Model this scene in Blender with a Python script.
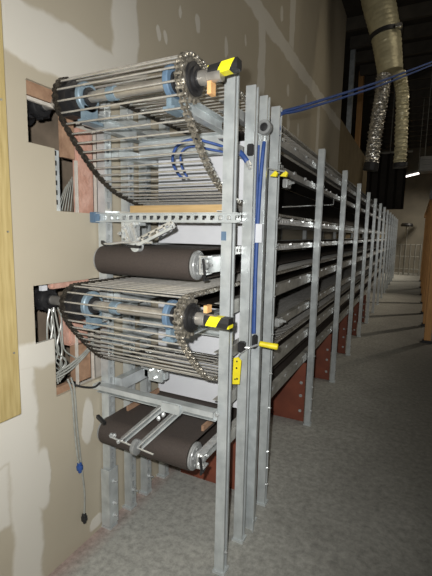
import bpy, math, random
from mathutils import Vector, Matrix
random.seed(7)
scene = bpy.context.scene
for o in list(bpy.data.objects): bpy.data.objects.remove(o)
col = scene.collection
PI = math.pi

# ------------------------------------------------------------------ camera
# metres: X away from the drywall (wall plane x = 0), Y along the conveyor, Z up
F, VP, HS, CAM = 400.0, (417.0, 237.0), 0.020, Vector((1.354, 0.0, 1.53))
def _axes():
    dy = Vector((VP[0]-216, VP[1]-288, F)).normalized()
    d2 = Vector((VP[0]-1000-216, VP[1]-1000*HS-288, F))
    up = d2.cross(dy).normalized()
    if up.y > 0: up = -up
    return dy.cross(up), dy, up            # world axes in camera coordinates (x right, y down, z forward)
AX, AY, AZ = _axes()
def cam_dir(v): return Vector((AX.dot(v), AY.dot(v), AZ.dot(v)))
def at(u, v, ax, val):                     # pixel -> point on the plane (axis ax = val)
    d = cam_dir(Vector(((u-216)/F, (v-288)/F, 1)))
    return CAM + d*((val-CAM[ax])/d[ax])
cam = bpy.data.cameras.new('camera'); cam_o = bpy.data.objects.new('camera', cam); col.objects.link(cam_o)
cam.sensor_fit = 'AUTO'; cam.sensor_width = 36; cam.lens = F/576*36; cam.clip_start = .02; cam.clip_end = 200
cx, cy, cz = cam_dir(Vector((1, 0, 0))), cam_dir(Vector((0, -1, 0))), cam_dir(Vector((0, 0, -1)))
cam_o.matrix_world = Matrix(((cx.x, cy.x, cz.x, CAM.x), (cx.y, cy.y, cz.y, CAM.y), (cx.z, cy.z, cz.z, CAM.z), (0, 0, 0, 1)))
scene.camera = cam_o

# ------------------------------------------------------------------ world, lights, exposure
w = bpy.data.worlds.new('dim_hall'); scene.world = w; w.use_nodes = True
w.node_tree.nodes['Background'].inputs[0].default_value = (.80, .86, 1, 1)
w.node_tree.nodes['Background'].inputs[1].default_value = .05
def light(name, kind, loc, target, energy, color, **kw):
    L = bpy.data.lights.new(name, kind); L.energy = energy; L.color = color
    for k, v in kw.items(): setattr(L, k, v)
    o = bpy.data.objects.new(name, L); col.objects.link(o); o.location = loc
    o.rotation_euler = (Vector(target)-Vector(loc)).to_track_quat('-Z', 'Y').to_euler()
    return o
# the camera's own flash, a hand's breadth above and left of the lens
light('camera_flash', 'SPOT', CAM + cx*-.05 + cy*.06, at(205, 275, 0, 0.4), 165, (1, .98, .94), spot_size=math.radians(150), spot_blend=1.0, shadow_soft_size=.012)
# hall lamps beyond the stud wall on the right, plus added unseen fills
light('hall_lamp', 'SPOT', (4.4, 11.8, 3.2), (1.0, 9.3, 0), 420, (1, .86, .68), spot_size=math.radians(64), spot_blend=.7, shadow_soft_size=.08)
light('duct_rim_light', 'SPOT', (2.35, 7.6, 3.9), (.95, 6.0, 3.6), 22, (1, .88, .66), spot_size=math.radians(58), spot_blend=.8, shadow_soft_size=.06)  # added unseen spot that rims the ducts with light from the right
light('hall_lamp_far', 'AREA', (3.2, 16.5, 4.2), (1.2, 17.0, .4), 70, (1, .9, .75), shape='RECTANGLE', size=.6, size_y=.6, spread=math.radians(110))
light('overhead_fill', 'AREA', (4.6, 4.0, 5.0), (4.2, 4.0, 0), 85, (1, .90, .74), shape='RECTANGLE', size=2.5, size_y=7)  # added unseen area fill, lifts the ambient level of the closed hall
light('overhead_fill_far', 'AREA', (4.6, 12.5, 5.0), (4.2, 12.5, 0), 75, (1, .90, .74), shape='RECTANGLE', size=2.5, size_y=7)  # matching added fill over the far half
scene.view_settings.view_transform = 'Standard'; scene.view_settings.look = 'None'
scene.view_settings.gamma = 1; scene.view_settings.use_curve_mapping = False
scene.view_settings.exposure = 0.0

# ------------------------------------------------------------------ materials
def newmat(name):
    m = bpy.data.materials.new(name); m.use_nodes = True
    return m, m.node_tree, m.node_tree.nodes['Principled BSDF']
def mat(name, c1, c2=None, rough=.6, metal=0, scale=20, bump=0, bscale=None, stretch=None, alpha=None, trans=0, emit=None, detail=4):
    m, nt, b = newmat(name)
    b.inputs['Roughness'].default_value = rough; b.inputs['Metallic'].default_value = metal
    if c2 is None: c2 = tuple(x*.82 for x in c1)
    tc = nt.nodes.new('ShaderNodeTexCoord'); mp = nt.nodes.new('ShaderNodeMapping')
    if stretch: mp.inputs['Scale'].default_value = stretch
    nt.links.new(tc.outputs['Object'], mp.inputs[0])
    n = nt.nodes.new('ShaderNodeTexNoise'); n.inputs['Scale'].default_value = scale; n.inputs['Detail'].default_value = detail
    nt.links.new(mp.outputs[0], n.inputs['Vector'])
    r = nt.nodes.new('ShaderNodeValToRGB'); r.color_ramp.elements[0].position = .32; r.color_ramp.elements[1].position = .68
    r.color_ramp.elements[0].color = (*c2, 1); r.color_ramp.elements[1].color = (*c1, 1)
    nt.links.new(n.outputs['Fac'], r.inputs[0]); nt.links.new(r.outputs[0], b.inputs['Base Color'])
    if bump:
        bn = nt.nodes.new('ShaderNodeTexNoise'); bn.inputs['Scale'].default_value = bscale or scale*3
        nt.links.new(mp.outputs[0], bn.inputs['Vector'])
        bp = nt.nodes.new('ShaderNodeBump'); bp.inputs['Strength'].default_value = bump; bp.inputs['Distance'].default_value = .01
        nt.links.new(bn.outputs['Fac'], bp.inputs['Height']); nt.links.new(bp.outputs[0], b.inputs['Normal'])
    if trans: b.inputs['Transmission Weight'].default_value = trans
    if alpha is not None: b.inputs['Alpha'].default_value = alpha
    if emit:
        b.inputs['Emission Color'].default_value = (*emit[:3], 1); b.inputs['Emission Strength'].default_value = emit[3]
    return m
M = {}
M['galv'] = mat('galvanised_steel', (.68, .725, .735), (.48, .52, .53), .32, .42, 14, .05, 60)
M['zinc'] = mat('bright_zinc', (.78, .80, .80), (.58, .60, .60), .25, .6, 30)
M['dull'] = mat('dull_steel', (.36, .36, .33), (.24, .235, .21), .42, .5, 18)
M['rod'] = mat('steel_rod', (.68, .67, .64), (.46, .45, .42), .26, .6, 25)
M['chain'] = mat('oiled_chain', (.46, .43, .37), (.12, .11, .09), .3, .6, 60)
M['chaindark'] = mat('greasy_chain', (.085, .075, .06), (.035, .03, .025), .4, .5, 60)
M['shaft'] = mat('turned_shaft', (.60, .58, .54), (.44, .42, .39), .3, .7, 30)
M['railu'] = mat('weathered_zinc', (.42, .42, .41), (.24, .24, .23), .36, .35, 12)
M['railb'] = mat('bright_slotted_zinc', (.78, .79, .78), (.50, .51, .50), .35, .2, 12)
M['raill'] = mat('weathered_galvanised', (.48, .475, .44), (.28, .275, .25), .36, .3, 12)
M['black'] = mat('black_plastic', (.022, .022, .024), (.014, .014, .015), .45, 0, 30)
M['blackrub'] = mat('black_sheet', (.020, .018, .016), (.012, .011, .010), .7, 0, 9)
M['pan'] = mat('dark_pan', (.045, .036, .028), (.025, .02, .016), .6, .2, 9)
M['belt'] = mat('brown_belt', (.066, .052, .045), (.048, .038, .033), .75, 0, 160, .25, 420)
M['blue'] = mat('blue_plastic', (.13, .21, .31), (.09, .15, .23), .5, 0, 20)
M['lblue'] = mat('pale_blue_bracket', (.24, .33, .40), (.16, .23, .29), .45, .2, 30)
M['hose'] = mat('blue_hose', (.030, .085, .30), (.02, .06, .22), .6, 0, 40)
M['clear'] = mat('clear_disc', (.34, .35, .35), (.22, .23, .23), .3, .1, 24)
M['tube'] = mat('clear_tube', (.36, .37, .34), (.26, .27, .25), .25, 0, 40)
M['yellow'] = mat('safety_yellow', (.86, .74, .02), (.74, .62, .02), .5, 0, 30)
M['orange'] = mat('orange_paper', (.85, .50, .22), (.72, .4, .16), .6, 0, 30)
M['white'] = mat('white_board', (.70, .72, .76), (.63, .65, .69), .6, 0, 5)
M['red'] = mat('red_oxide_board', (.24, .068, .036), (.16, .045, .026), .65, 0, 6, .05, 40)
M['pine'] = mat('pine_lumber', (.50, .40, .185), (.38, .29, .115), .65, 0, 9, .08, 30, stretch=(9, 9, .7))
M['stud'] = mat('stud_lumber', (.62, .34, .13), (.46, .24, .09), .7, 0, 9, .08, 30, stretch=(9, 9, .7))
M['ply'] = mat('plywood_strip', (.58, .40, .19), (.46, .31, .14), .65, 0, 8, stretch=(.8, 8, 8))
M['pink'] = mat('pink_insulation', (.58, .36, .29), (.46, .25, .185), .9, 0, 22, .5, 60)
M['osb'] = mat('pinkish_board', (.40, .25, .16), (.27, .16, .10), .85, 0, 30)
M['gyp'] = mat('gypsum_edge', (.62, .58, .52), (.50, .47, .42), .85, 0, 30)
M['cavity'] = mat('cavity_sheathing', (.30, .235, .175), (.17, .135, .10), .85, 0, 7)
M['dark'] = mat('dark_steel_deck', (.06, .052, .04), (.04, .035, .027), .75, .1, 4)
M['joist'] = mat('dark_joist', (.10, .088, .068), (.065, .057, .045), .7, .1, 5)
M['foil'] = mat('crinkled_foil', (.80, .79, .75), (.40, .38, .34), .2, .8, 26, 1.0, 26, detail=6)
M['wrap'] = mat('duct_wrap', (.66, .61, .40), (.46, .42, .27), .4, .3, 9, .35, 40)
M['farwall'] = mat('far_wall_paint', (.20, .185, .15), (.15, .14, .115), .8, 0, 2)
M['tan'] = mat('tan_sheathing', (.30, .235, .13), (.23, .18, .10), .8, 0, 3)
M['grey'] = mat('grey_enamel', (.22, .22, .21), (.17, .17, .16), .5, .2, 8)
M['tubelight'] = mat('lit_tube', (.9, .9, .9), None, .4, emit=(1, .88, .84, 3.2))

def striped():
    m, nt, b = newmat('hazard_tape'); b.inputs['Roughness'].default_value = .45
    tc = nt.nodes.new('ShaderNodeTexCoord'); sp = nt.nodes.new('ShaderNodeSeparateXYZ'); nt.links.new(tc.outputs['Object'], sp.inputs[0])
    a = nt.nodes.new('ShaderNodeMath'); a.operation = 'MULTIPLY_ADD'; a.inputs[1].default_value = -.55
    nt.links.new(sp.outputs['Z'], a.inputs[0]); nt.links.new(sp.outputs['X'], a.inputs[2])
    s = nt.nodes.new('ShaderNodeMath'); s.operation = 'MULTIPLY'; s.inputs[1].default_value = 11.5; nt.links.new(a.outputs[0], s.inputs[0])
    f = nt.nodes.new('ShaderNodeMath'); f.operation = 'FRACT'; nt.links.new(s.outputs[0], f.inputs[0])
    g = nt.nodes.new('ShaderNodeMath'); g.operation = 'GREATER_THAN'; g.inputs[1].default_value = .5; nt.links.new(f.outputs[0], g.inputs[0])
    mx = nt.nodes.new('ShaderNodeMix'); mx.data_type = 'RGBA'; nt.links.new(g.outputs[0], mx.inputs[0])
    mx.inputs[6].default_value = (.02, .02, .02, 1); mx.inputs[7].default_value = (.85, .78, .02, 1)
    nt.links.new(mx.outputs[2], b.inputs['Base Color']); return m
M['hazard'] = striped()

def drywall():
    """tan paper with off-white joint compound: taped seams, screw spots and patches at measured wall positions"""
    m, nt, b = newmat('taped_drywall'); N = nt.nodes; Lk = nt.links
    b.inputs['Roughness'].default_value = .85
    tc = N.new('ShaderNodeTexCoord'); 
    nz = N.new('ShaderNodeTexNoise'); nz.inputs['Scale'].default_value = 5; nz.inputs['Detail'].default_value = 6
    Lk.new(tc.outputs['Object'], nz.inputs['Vector'])
    sep = N.new('ShaderNodeSeparateXYZ'); Lk.new(tc.outputs['Object'], sep.inputs[0])
    nc = N.new('ShaderNodeSeparateColor'); Lk.new(nz.outputs['Color'], nc.inputs[0])
    def math_(op, a, bb=None, c=None):
        n = N.new('ShaderNodeMath'); n.operation = op
        for i, x in enumerate((a, bb, c)):
            if x is None: continue
            if isinstance(x, (int, float)): n.inputs[i].default_value = x
            else: Lk.new(x, n.inputs[i])
        return n.outputs[0]
    def warp(src, ch, amt): return math_('ADD', src, math_('MULTIPLY', math_('SUBTRACT', nc.outputs[ch], .5), amt))
    Y, Z = warp(sep.outputs['Y'], 0, .10), warp(sep.outputs['Z'], 1, .10)
    def step(x, e, soft=.012):
        n = N.new('ShaderNodeMapRange'); n.interpolation_type = 'SMOOTHSTEP'
        n.inputs[1].default_value = e-soft; n.inputs[2].default_value = e+soft; Lk.new(x, n.inputs[0]); return n.outputs[0]
    def rect(y0, y1, z0, z1):
        a = math_('MULTIPLY', step(Y, y0), math_('SUBTRACT', 1, step(Y, y1)))
        c = math_('MULTIPLY', step(Z, z0), math_('SUBTRACT', 1, step(Z, z1)))
        return math_('MULTIPLY', a, c)
    def ell(y, z, ry, rz):
        a = math_('DIVIDE', math_('SUBTRACT', Y, y), ry); c = math_('DIVIDE', math_('SUBTRACT', Z, z), rz)
        d = math_('ADD', math_('MULTIPLY', a, a), math_('MULTIPLY', c, c))
        return math_('SUBTRACT', 1, step(d, 1.0, .25))
    masks = [rect(-3, 1.85, 2.15, 2.36), rect(1.85, 8, 2.20, 2.33), rect(-3, 8, 3.33, 3.50),
             rect(1.59, 1.775, 2.3, 3.4), rect(3.47, 3.64, 2.25, 3.4), rect(4.33, 4.52, 3.5, 4.8), rect(5.75, 5.9, 2.3, 3.4),
             rect(.95, 1.075, .0, .98), rect(.5, .95, .36, .62), rect(1.0, 1.19, .97, 1.075), ell(1.09, .47, .05, .14),
             ell(1.375, .61, .035, .11), ell(1.40, .06, .045, .04), rect(.3, 1.0, .62, .9)]
    for (u, v, ry, rz) in [(159, 32, .022, .045), (166, 36, .018, .035), (198, 22, .03, .06), (226, 46, .03, .075), (246, 41, .022, .05), (288, 90, .05, .06), (306, 100, .05, .07),
                           (288, 122, .05, .07), (298, 130, .05, .08), (282, 14, .04, .06), (180, 10, .02, .03)]:
        p = at(u, v, 0, 0); masks.append(ell(p.y, p.z, ry, rz))
    tot = masks[0]
    for k in masks[1:]: tot = math_('MAXIMUM', tot, k)
    sm = N.new('ShaderNodeTexNoise'); sm.inputs['Scale'].default_value = 2.3; sm.inputs['Detail'].default_value = 5; Lk.new(tc.outputs['Object'], sm.inputs['Vector'])
    pap = N.new('ShaderNodeMix'); pap.data_type = 'RGBA'; Lk.new(sm.outputs['Fac'], pap.inputs[0])
    pap.inputs[6].default_value = (.41, .365, .28, 1); pap.inputs[7].default_value = (.49, .445, .35, 1)
    mud = N.new('ShaderNodeMix'); mud.data_type = 'RGBA'; Lk.new(sm.outputs['Fac'], mud.inputs[0])
    mud.inputs[6].default_value = (.59, .565, .50, 1); mud.inputs[7].default_value = (.69, .67, .61, 1)
    mx = N.new('ShaderNodeMix'); mx.data_type = 'RGBA'; Lk.new(math_('MULTIPLY', tot, .95), mx.inputs[0])
    Lk.new(pap.outputs[2], mx.inputs[6]); Lk.new(mud.outputs[2], mx.inputs[7]); Lk.new(mx.outputs[2], b.inputs['Base Color'])
    bp = N.new('ShaderNodeBump'); bp.inputs['Strength'].default_value = .25; bp.inputs['Distance'].default_value = .004
    Lk.new(math_('ADD', tot, math_('MULTIPLY', nz.outputs['Fac'], .15)), bp.inputs['Height']); Lk.new(bp.outputs[0], b.inputs['Normal'])
    return m
M['drywall'] = drywall()

def concrete():
    m, nt, b = newmat('mottled_concrete'); N = nt.nodes; Lk = nt.links
    b.inputs['Roughness'].default_value = .8
    tc = N.new('ShaderNodeTexCoord'); sep = N.new('ShaderNodeSeparateXYZ'); Lk.new(tc.outputs['Object'], sep.inputs[0])
    n1 = N.new('ShaderNodeTexNoise'); n1.inputs['Scale'].default_value = 1.6; n1.inputs['Detail'].default_value = 8; n1.inputs['Roughness'].default_value = .65; Lk.new(tc.outputs['Object'], n1.inputs['Vector'])
    n2 = N.new('ShaderNodeTexNoise'); n2.inputs['Scale'].default_value = 28; n2.inputs['Roughness'].default_value = .75; n2.inputs['Detail'].default_value = 6; Lk.new(tc.outputs['Object'], n2.inputs['Vector'])
    mx = N.new('ShaderNodeMix'); mx.data_type = 'RGBA'
    r = N.new('ShaderNodeMapRange'); r.inputs[1].default_value = .36; r.inputs[2].default_value = .66; Lk.new(n1.outputs['Fac'], r.inputs[0]); Lk.new(r.outputs[0], mx.inputs[0])
    mx.inputs[6].default_value = (.055, .055, .049, 1); mx.inputs[7].default_value = (.115, .114, .102, 1)
    # paler layer near the wall, fading unevenly out into the aisle
    d = N.new('ShaderNodeMath'); d.operation = 'ADD'; Lk.new(sep.outputs['X'], d.inputs[0])
    k = N.new('ShaderNodeMath'); k.operation = 'MULTIPLY'; k.inputs[1].default_value = 1.1; Lk.new(n1.outputs['Fac'], k.inputs[0]); Lk.new(k.outputs[0], d.inputs[1])
    dr = N.new('ShaderNodeMapRange'); dr.interpolation_type = 'SMOOTHSTEP'; dr.inputs[1].default_value = 2.35; dr.inputs[2].default_value = .8; dr.inputs[3].default_value = 0; dr.inputs[4].default_value = .9; Lk.new(d.outputs[0], dr.inputs[0])
    mx2 = N.new('ShaderNodeMix'); mx2.data_type = 'RGBA'; Lk.new(dr.outputs[0], mx2.inputs[0]); Lk.new(mx.outputs[2], mx2.inputs[6]); mx2.inputs[7].default_value = (.47, .475, .44, 1)
    # red chalk along the wall foot
    cr = N.new('ShaderNodeMapRange'); cr.inputs[1].default_value = .11; cr.inputs[2].default_value = .02; cr.inputs[3].default_value = 0; cr.inputs[4].default_value = .45; Lk.new(sep.outputs['X'], cr.inputs[0])
    mx3 = N.new('ShaderNodeMix'); mx3.data_type = 'RGBA'; Lk.new(cr.outputs[0], mx3.inputs[0]); Lk.new(mx2.outputs[2], mx3.inputs[6]); mx3.inputs[7].default_value = (.36, .17, .14, 1)
    gr = N.new('ShaderNodeMix'); gr.data_type = 'RGBA'; gr.blend_type = 'MULTIPLY'; gr.inputs[0].default_value = .7
    Lk.new(mx3.outputs[2], gr.inputs[6])
    rr = N.new('ShaderNodeMapRange'); rr.inputs[1].default_value = .3; rr.inputs[2].default_value = .7; rr.inputs[3].default_value = .35; rr.inputs[4].default_value = 1.3; Lk.new(n2.outputs['Fac'], rr.inputs[0]); Lk.new(rr.outputs[0], gr.inputs[7])
    Lk.new(gr.outputs[2], b.inputs['Base Color'])
    bp = N.new('ShaderNodeBump'); bp.inputs['Strength'].default_value = .3; bp.inputs['Distance'].default_value = .004; Lk.new(n2.outputs['Fac'], bp.inputs['Height']); Lk.new(bp.outputs[0], b.inputs['Normal'])
    return m
M['concrete'] = concrete()

# ------------------------------------------------------------------ mesh helpers
class MB:
    def __init__(s): s.v = []; s.f = []
    def add(s, vs, fs):
        n = len(s.v); s.v += [tuple(p) for p in vs]; s.f += [tuple(i+n for i in f) for f in fs]; return s
    def box(s, x0, x1, y0, y1, z0, z1):
        return s.add([(x0,y0,z0),(x1,y0,z0),(x1,y1,z0),(x0,y1,z0),(x0,y0,z1),(x1,y0,z1),(x1,y1,z1),(x0,y1,z1)],
                     [(3,2,1,0),(4,5,6,7),(0,1,5,4),(1,2,6,5),(2,3,7,6),(3,0,4,7)])
    def bar(s, a, b, wx, wy, up=(0,0,1)):                # box-section bar between two points
        a, b = Vector(a), Vector(b); d = (b-a).normalized(); u = Vector(up)
        if abs(d.dot(u)) > .98: u = Vector((0,1,0))
        p = d.cross(u).normalized(); q = p.cross(d)
        vs = [c + p*sx*wx/2 + q*sy*wy/2 for c in (a, b) for sx, sy in ((-1,-1),(1,-1),(1,1),(-1,1))]
        return s.add(vs, [(3,2,1,0),(4,5,6,7),(0,1,5,4),(1,2,6,5),(2,3,7,6),(3,0,4,7)])
    def prism(s, outline, origin, ex, ey, ez, length):   # closed 2-D outline swept along ez
        o, ex, ey, ez = Vector(origin), Vector(ex), Vector(ey), Vector(ez); n = len(outline)
        vs = [o+ex*x+ey*y for x, y in outline]+[o+ex*x+ey*y+ez*length for x, y in outline]
        return s.add(vs, [(i,(i+1)%n,n+(i+1)%n,n+i) for i in range(n)]+[tuple(range(n-1,-1,-1)), tuple(range(n,2*n))])
    def ring(s, c, axis, r, n, ph=0):
        a = Vector(axis).normalized(); t = Vector((0,0,1)) if abs(a.z) < .9 else Vector((1,0,0))
        p = a.cross(t).normalized(); q = a.cross(p)
        return [Vector(c)+p*math.cos(2*PI*i/n+ph)*r+q*math.sin(2*PI*i/n+ph)*r for i in range(n)]
    def lathe(s, c, axis, prof, n=16, ph=0):             # prof = [(distance along axis, radius)]
        a = Vector(axis).normalized(); vs = []; fs = []
        for h, r in prof: vs += s.ring(Vector(c)+a*h, a, max(r, 1e-5), n, ph)
        for k in range(len(prof)-1):
            for i in range(n): fs.append((k*n+i, k*n+(i+1)%n, (k+1)*n+(i+1)%n, (k+1)*n+i))
        fs += [tuple(range(n-1,-1,-1)), tuple(range((len(prof)-1)*n, len(prof)*n))]
        return s.add(vs, fs)
    def cyl(s, a, b, r, n=12, ph=0):
        a, b = Vector(a), Vector(b); return s.lathe(a, b-a, [(0, r), ((b-a).length, r)], n, ph)
    def tube(s, pts, r, n=8, rad=None):
        pts = [Vector(p) for p in pts]; rings = []; pv = None
        for i, p in enumerate(pts):
            d = (pts[min(i+1, len(pts)-1)]-pts[max(i-1, 0)]).normalized()
            if pv is None: pv = d.orthogonal().normalized()
            pv = (pv-d*pv.dot(d)).normalized(); q = d.cross(pv); rr = rad[i] if rad else r
            rings += [p+pv*math.cos(2*PI*k/n)*rr+q*math.sin(2*PI*k/n)*rr for k in range(n)]
        fs = [(i*n+k, i*n+(k+1)%n, (i+1)*n+(k+1)%n, (i+1)*n+k) for i in range(len(pts)-1) for k in range(n)]
        fs += [tuple(range(n-1,-1,-1)), tuple(range((len(pts)-1)*n, len(pts)*n))]
        return s.add(rings, fs)
    def build(s, name, m, parent=None, smooth=False, loc=None, bevel=0):
        me = bpy.data.meshes.new(name); me.from_pydata(s.v, [], s.f); me.update(); me.validate()
        me.materials.append(M[m])
        import bmesh
        bm = bmesh.new(); bm.from_mesh(me); bmesh.ops.recalc_face_normals(bm, faces=bm.faces)
        if bevel: bmesh.ops.bevel(bm, geom=bm.edges[:], offset=bevel, segments=2, affect='EDGES', clamp_overlap=True)
        bm.to_mesh(me); bm.free()
        if smooth:
            for p in me.polygons: p.use_smooth = True
            try: me.set_sharp_from_angle(angle=math.radians(40))
            except Exception: pass
        o = bpy.data.objects.new(name, me); col.objects.link(o)
        if parent: o.parent = parent
        if loc is not None: o.location = loc
        return o
def smooth_path(pts, n=8):                               # Catmull-Rom through the points
    P = [Vector(p) for p in pts]; P = [P[0]*2-P[1]]+P+[P[-1]*2-P[-2]]; out = []
    for i in range(1, len(P)-2):
        for k in range(n):
            t = k/n; a, b, c, d = P[i-1], P[i], P[i+1], P[i+2]
            out.append(.5*((2*b)+(c-a)*t+(2*a-5*b+4*c-d)*t*t+(3*b-a-3*c+d)*t*t*t))
    out.append(P[-2]); return out
def tag(o, label, cat, group=None, kind=None):
    o['label'] = label; o['category'] = cat
    if group: o['group'] = group
    if kind: o['kind'] = kind
    return o
def thing(name, label, cat, loc=(0,0,0), group=None):
    o = bpy.data.objects.new(name, None); col.objects.link(o); o.location = loc; o.empty_display_size = .05
    return tag(o, label, cat, group)
def struct(o): o['kind'] = 'structure'; return o
def inst(o, parent, loc):                                # linked copy of one mesh
    c = o.copy(); col.objects.link(c); c.parent = parent; c.location = loc; return c

# ------------------------------------------------------------------ the setting
CEIL = 5.2; YB = 19.0
struct(MB().box(-2.5, 8, -3, YB+.2, -.1, 0).build('floor', 'concrete'))
struct(MB().box(-2.5, 8, -3, YB+.2, CEIL, CEIL+.1).build('ceiling', 'dark'))
ceil = bpy.data.objects['ceiling']
jm = None
for k in range(16):
    y = 7.6+k*.7
    if jm is None: jm = MB().box(-.05, 8, -.035, .035, CEIL-.2, CEIL).build('joist', 'joist', ceil, loc=(0, y, 0))
    else: inst(jm, ceil, (0, y, 0))
# near drywall with its two cut-outs, as one sheet built of rectangles
U0, U1, L0, L1 = 1.098, 1.52, 1.092, 1.50
dw = MB(); T = .016
YE = 7.5
def dwall(y0, y1, z0, z1): dw.box(-T, 0, y0, y1, z0, z1)
cells_y = [-3, L0, U0, 1.187, 1.222, L1, U1, YE]
cells_z = [0, .806, 1.068, 1.306, 1.608, 1.859, 2.09, CEIL]
def hole(y, z):
    if U0 <= y <= U1 and 1.859 <= z <= 2.09: return True
    if 1.222 <= y <= U1 and 1.608 <= z <= 1.859: return True
    if L0 <= y <= L1 and 1.068 <= z <= 1.306: return True
    if 1.187 <= y <= L1 and .806 <= z <= 1.068: return True
    return False
gv = {}; vs = []; fs = []
def gi(i, j, k):
    if (i, j, k) not in gv: gv[(i, j, k)] = len(vs); vs.append((0 if k else -T, cells_y[i], cells_z[j]))
    return gv[(i, j, k)]
solid = {(i, j): not hole((cells_y[i]+cells_y[i+1])/2, (cells_z[j]+cells_z[j+1])/2) for i in range(len(cells_y)-1) for j in range(len(cells_z)-1)}
for (i, j), sol in solid.items():
    if not sol: continue
    for k in (0, 1): fs.append((gi(i,j,k), gi(i+1,j,k), gi(i+1,j+1,k), gi(i,j+1,k)))
    for di, dj, e in ((-1,0,((i,j),(i,j+1))), (1,0,((i+1,j),(i+1,j+1))), (0,-1,((i,j),(i+1,j))), (0,1,((i,j+1),(i+1,j+1)))):
        if not solid.get((i+di, j+dj), False):
            (a, b), (c, d) = e; fs.append((gi(a,b,0), gi(c,d,0), gi(c,d,1), gi(a,b,1)))
struct(dw.add(vs, fs).build('wall_left', 'drywall'))
struct(MB().box(-.46, -.44, .3, 3, 0, 2.8).build('wall_inner', 'cavity'))
struct(MB().box(-.06, 0, YE, YB, 0, 3.55).build('wall_far', 'tan'))
struct(MB().box(-1.6, -1.5, YE-1, YB, 0, CEIL).build('wall_recess', 'dark'))
struct(MB().box(-2.5, 8, YB, YB+.15, 0, CEIL).build('wall_back', 'farwall'))
struct(MB().box(7.8, 8, -3, YB, 0, CEIL).build('wall_right', 'joist'))
struct(MB().box(-2.5, 8, -3.1, -3, 0, CEIL).build('wall_front', 'joist'))
# framing in the opening above the tan sheathing
tag(MB().box(-.09, 0, 8.62, 8.72, 3.55, CEIL-.01).build('metal_stud', 'galv'), 'grey metal wall stud in dark gap above tan sheathing', 'stud')
tag(MB().box(-.10, 0, 9.95, 10.15, 3.55, CEIL-.01).build('timber_stud', 'stud'), 'brown timber stud in dark gap beside foil duct', 'stud')

# ------------------------------------------------------------------ lumber board screwed to the wall at far left
lb = thing('lumber_board', 'long pale pine board fixed upright on drywall at left edge', 'board', (0, 0, .82))
mb = MB().box(.001, .036, .84, .986, 0, CEIL-.84).build('board', 'pine', lb, bevel=.003)
for z in (.25, .7, 1.15): MB().cyl((.036, .965, z), (.039, .965, z), .004, 8).build('screw', 'dull', lb)

# ------------------------------------------------------------------ conveyor rack: uprights and rails
RX0, RX1 = .652, .70
rack = thing('conveyor_rack', 'long galvanised steel conveyor rack of channel uprights and side rails', 'rack')
def cchan(wx, wy, t=.0035, lip=.011):                    # opening faces +x ; origin at the corner
    return [(0,0),(wx,0),(wx,lip),(wx-t,lip),(wx-t,t),(t,t),(t,wy-t),(wx-t,wy-t),(wx-t,wy-lip),(wx,wy-lip),(wx,wy),(0,wy)]
HP = 2.16
up_mb = MB().prism(cchan(.045, .042), (0,0,.012), (1,0,0), (0,1,0), (0,0,1), HP-.012)
up0 = None
right_y = [1.47, 1.685, 1.83] + [2.0+1.08*k for k in range(14)]
foot_src = bolt_src = plate_src = None
rails_z = [(2.012, 2.052), (1.868, 1.908), (1.586, 1.622), (1.438, 1.472), (1.172, 1.235), (.972, 1.020), (.745, .805), (.548, .608)]
for i, y in enumerate(right_y):
    x = RX0 - (.007, .007, .005)[i] if i < 3 else RX0
    if up0 is None: u = up0 = up_mb.build('upright', 'galv', rack, loc=(x, y, 0))
    else: u = inst(up0, rack, (x, y, 0))
    if foot_src is None:
        foot_src = MB().box(-.006, .053, -.008, .050, 0, .012).build('foot_plate', 'galv', u)
        bolt_src = MB().lathe((.045, .021, 0), (1,0,0), [(-.004,.008),(.004,.008),(.004,.004),(.010,.004)], 6).build('bolt', 'zinc', u, loc=(0,0,.1))
    else: inst(foot_src, u, (0, 0, 0))
    if 3 <= i < 9:
        for a, b in rails_z:
            inst(bolt_src, u, (0, 0, (a+b)/2))
        if i >= 3:
            for z in (.12, .22, .32): inst(bolt_src, u, (0, 0, z))
# left-hand row, slotted towards the aisle
lup = MB()
lup.box(.0, .045, 0, .003, .012, HP); lup.box(0, .045, .042, .045, .012, HP); lup.box(0, .003, .003, .042, .012, HP)
lup.box(.042, .045, .003, .014, .012, HP); lup.box(.042, .045, .031, .042, .012, HP)
for k in range(43): lup.box(.042, .045, .014, .031, .012+k*.05, .012+k*.05+.02)
lu = None
for i, y in enumerate([1.455, 1.62, 1.765, 1.95] + [3.08+1.08*k for k in range(13)]):
    if lu is None: u = lu = lup.build('upright', 'galv', rack, loc=(.010, y, 0))
    else: u = inst(lu, rack, (.010, y, 0))
    inst(foot_src, u, (-.004, -.002, 0))
# levelling sleeve on the first left leg and stops on the others
sl = MB(); sl.box(.056, .060, 1.445, 1.508, .02, .33); sl.box(.008, .060, 1.441, 1.445, .02, .33)
slo = sl.build('levelling_sleeve', 'galv', rack)
for z in (.07, .14, .26): MB().lathe((.060, 1.477, z), (1,0,0), [(0,.010),(.008,.010),(.008,.005),(.022,.005)], 6).build('sleeve_bolt', 'zinc', slo)
for y in (1.642, 1.787): MB().lathe((.056, y, .11), (1,0,0), [(0,.010),(.008,.010),(.008,.005),(.03,.005)], 6).build('bolt', 'zinc', rack)
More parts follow.
